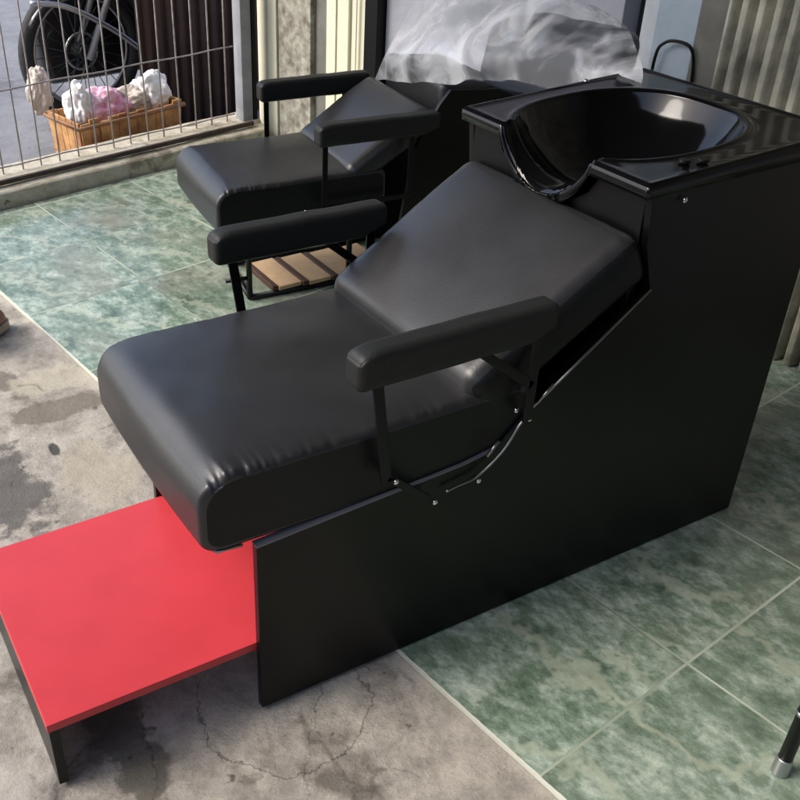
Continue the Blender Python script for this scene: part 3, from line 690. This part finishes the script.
def plush(name, loc, rad, m_, label, seed, cat='soft toy', bumps=3):
    bm = bmesh.new(); bmesh.ops.create_icosphere(bm, subdivisions=5, radius=1)
    for v in bm.verts:
        p = v.co.copy(); q_ = p + .35 * noise.noise_vector(p * 1.3 + Vector((seed, 5, 1))); k = 1.04 - .20 * (1 - abs(noise.noise(q_ * 2.6 + Vector((seed, 7, 0)))) * 2.5) * .5 - .045 * (1 - abs(noise.noise(q_ * 5.5 + Vector((seed, 1, 9)))) * 2.5) * .5 + .28 * noise.noise(p * 1.6 + Vector((seed, 0, 0))) + .10 * noise.noise(p * 3 + Vector((seed, 2, 0))) - .16 * abs(noise.noise(Vector((p.x * 3.2, p.y * 3.2, p.z * 1.6)) + Vector((0, seed, 0)))) + .02 * noise.noise(p * 14)
        v.co = Vector((p.x * rad[0], p.y * rad[1], p.z * rad[2])) * k * 1.22 + T(*loc)
    return tag(link(name, bm, m_, smooth=True), label, cat)
white_c = mat('white_cloth', (.90, .88, .88), .9, bump=.4, bscale=50, var=.06, vscale=20)
pink_c = mat('pink_cloth', (.78, .26, .44), .9, bump=.4, bscale=50, var=.5, vscale=12, col2=(.90, .74, .82))
cream_c = mat('cream_plush', (.66, .58, .50), .9, bump=.8, bscale=60, var=.25, vscale=18)
plush('cloth_bundle', (.815, 3.24, .185), (.055, .05, .085), white_c, 'white crumpled cloth at the left end of the basket', 1, 'cloth')
plush('cloth_bundle', (.915, 3.235, .175), (.085, .06, .075), pink_c, 'pink crumpled cloth beside the white cloth in the basket', 2, 'cloth')
plush('soft_toy', (1.165, 3.25, .195), (.072, .06, .068), white_c, 'round white fluffy ball at the right end of the basket', 3)
plush('soft_toy', (1.06, 3.25, .165), (.085, .06, .055), cream_c, 'cream and pale pink plush in the middle of the basket', 4)
plush('soft_toy', (.80, 3.60, .185), (.045, .04, .085), cream_c, 'tall beige plush leaning against the wheel left of the basket', 5)

# motorcycle, seen from the side behind the fence
mt = tag(empty('motorcycle', T(1.24, 4.02, -.12), TA + R(2)), 'dark parked motorcycle behind the basket beyond the fence', 'motorcycle')
rubber = mat('tyre_rubber', (.018, .018, .018), .75, bump=.5, bscale=60); dkbody = mat('dark_body_plastic', (.012, .013, .016), .3, coat=.3)
alu = mat('dull_aluminium', (.42, .43, .44), .35, metal=.9)
def wheel(cx_, wr=.33):
    w_ = empty('wheel', (cx_, 0, wr)); w_.parent = mt
    def ring(r, rr, m_, nm):
        bm = bmesh.new(); tube(bm, [(r * math.cos(a * math.pi / 32), 0, r * math.sin(a * math.pi / 32)) for a in range(64)], rr, 12, True); return link(nm, bm, m_, w_, True)
    ring(wr - .035, .035, rubber, 'tyre'); ring(wr - .078, .008, alu, 'rim'); ring(.085, .006, alu, 'brake_disc')
    bm = bmesh.new(); tube(bm, [(0, -.05, 0), (0, .05, 0)], .035, 16); link('hub', bm, dkbody, w_, bevel=.003)
    bm = bmesh.new()
    for k in range(24):
        a = k * math.pi / 12; tube(bm, [(.03 * math.cos(a + .6), .03 * (-1) ** k, .03 * math.sin(a + .6)), ((wr - .085) * math.cos(a), 0, (wr - .085) * math.sin(a))], .0022, 6)
    link('spokes', bm, dkbody, w_)
wheel(-.02); wheel(1.22)
bm = bmesh.new(); tube(bm, [(-.02, -.07, .30), (.22, -.08, .78), (.27, -.08, .95)], .017, 10); tube(bm, [(-.02, .07, .30), (.22, .08, .78), (.27, .08, .95)], .017, 10); link('fork', bm, alu, mt, True)
bm = bmesh.new(); tube(bm, [(.27, -.32, 1.02), (.24, -.16, 1.0), (.24, .16, 1.0), (.27, .32, 1.02)], .013, 10); link('handlebar', bm, steel_black, mt, True)
bm = bmesh.new()
for i in range(17):
    a = R(20 + i * 8)
fr = [(-.02 + .335 * math.cos(R(a)), .30 + .335 * math.sin(R(a))) for a in range(25, 150, 8)]
rings = []
for x_, z_ in fr: rings.append([bm.verts.new((x_ , y_, z_ + (.0 if abs(y_) < .04 else -.02))) for y_ in (-.055, -.035, 0, .035, .055)])
for a, c in zip(rings, rings[1:]):
    for k in range(4): bm.faces.new((a[k], c[k], c[k + 1], a[k + 1]))
f_ = link('fender', bm, dkbody, mt, True); f_.modifiers.new('t', 'SOLIDIFY').thickness = .004
bm = prism_xz([(.30, .30), (.42, .20), (.85, .22), (1.05, .42), (1.45, .62), (1.5, .74), (1.0, .78), (.62, .70), (.42, .86), (.26, .90), (.24, .62)], -.12, .12); link('body', bm, dkbody, mt, bevel=.03, seg=4); bm = prism_xz([(-.16, .16), (.5, .14), (.6, .9), (.1, 1.0), (-.1, .75), (-.2, .4)], .10, .22); link('side_case', bm, dkbody, mt, bevel=.04, seg=4)
bm = rounded_box((.38, .12, .045), .04, (20, 10, 6), lambda p, u: p + Vector((1.0, 0, .80))); link('saddle', bm, rubber, mt, True)
bm = bmesh.new(); tube(bm, [(.45, -.15, .22), (.75, -.17, .18), (1.0, -.18, .26), (1.5, -.18, .38)], [.02, .022, .045, .05], 14); link('exhaust', bm, alu, mt, True)
bm = bmesh.new(); tube(bm, smooth_path([(-.30, -.10, .60), (-.13, -.12, .565), (.10, -.13, .43), (.34, -.13, .24), (.5, -.12, .2)], 6), .013, 10); link('crash_bar', bm, alu, mt, True)

# ================================================================== SHOE at the left edge, STOOL at the right edge
tan_ = mat('tan_leather', (.42, .20, .13), .5, var=.3, vscale=20); sole_m = mat('pale_sole', (.50, .42, .33), .6); greyc = mat('grey_trouser', (.12, .13, .14), .9, bump=.5, bscale=90)
sh = tag(empty('shoe', T(-.205, 1.97, .0), TA + R(8)), 'tan shoe with pale sole at the left edge on the cement', 'shoe')
def shoe_shape(z0, z1, grow, taper):
    out = []
    bm = bmesh.new(); nl = 28; rows = []
    for k in range(7):
        z = z0 + (z1 - z0) * k / 6; row = []
        for i in range(nl):
            a = 2 * math.pi * i / nl; x_ = math.cos(a); y_ = math.sin(a)
            t_ = (x_ + 1) / 2; wd = .042 + .010 * math.sin(t_ * math.pi) ; f = 1 - taper * (k / 6) ** 2
            zz = z if z1 - z0 < .03 else z0 + (z - z0) * (1 - .55 * max(0, t_ - .35) / .65)
            row.append(bm.verts.new((x_ * (.135 + grow) * (1 - (1 - f) * .25), y_ * (wd + grow) * f, zz)))
        rows.append(row)
    for a, c in zip(rows, rows[1:]):
        for i in range(nl): bm.faces.new((a[i], a[(i + 1) % nl], c[(i + 1) % nl], c[i]))
    bm.faces.new(rows[0][::-1]); bm.faces.new(rows[-1]); return bm
link('sole', shoe_shape(.0, .022, .006, 0), sole_m, sh, True); link('upper', shoe_shape(.022, .105, .0, .42), tan_, sh, True)
bm = bmesh.new(); tube(bm, [(-.07, 0, .085), (-.072, 0, .13), (-.078, 0, .24)], [.040, .052, .062], 20); link('trouser_cuff', bm, greyc, sh, True)

st = tag(empty('stool', Vector((.93, -.62, 0)), R(20)), 'black stool leg with grey foot at the lower right edge on the tiles', 'stool')
tip = Vector((.685, -.515, .012))
Mi = (Matrix.Translation(Vector((.93, -.62, 0))) @ Matrix.Rotation(R(20), 4, 'Z')).inverted(); tl = Mi @ tip
for k in range(4):
    a = k * math.pi / 2; rot_ = Matrix.Rotation(a, 3, 'Z'); p0 = rot_ @ tl; p1 = Vector((p0.x * .97, p0.y * .97, .44))
    bm = bmesh.new(); tube(bm, [p0, p1], .011, 14); lg = link('leg', bm, steel_black, st, True)
    bm = bmesh.new(); tube(bm, [p0 - Vector((0, 0, .011)), p0.lerp(p1, .06)], [.014, .0125], 14); link('foot_cap', bm, alu, lg, bevel=.002)
    bm = bmesh.new(); q = p0.lerp(p1, .30); tube(bm, [q, p0.lerp(p1, .315)], .0125, 14); link('collar', bm, alu, lg, True)
bm = rounded_box((.235, .235, .03), .028, (24, 24, 8), lambda p, u: Vector((p.x * math.sqrt(1 - u.y * u.y / 2), p.y * math.sqrt(1 - u.x * u.x / 2), p.z + .47))); link('seat', bm, vinyl, st, True)
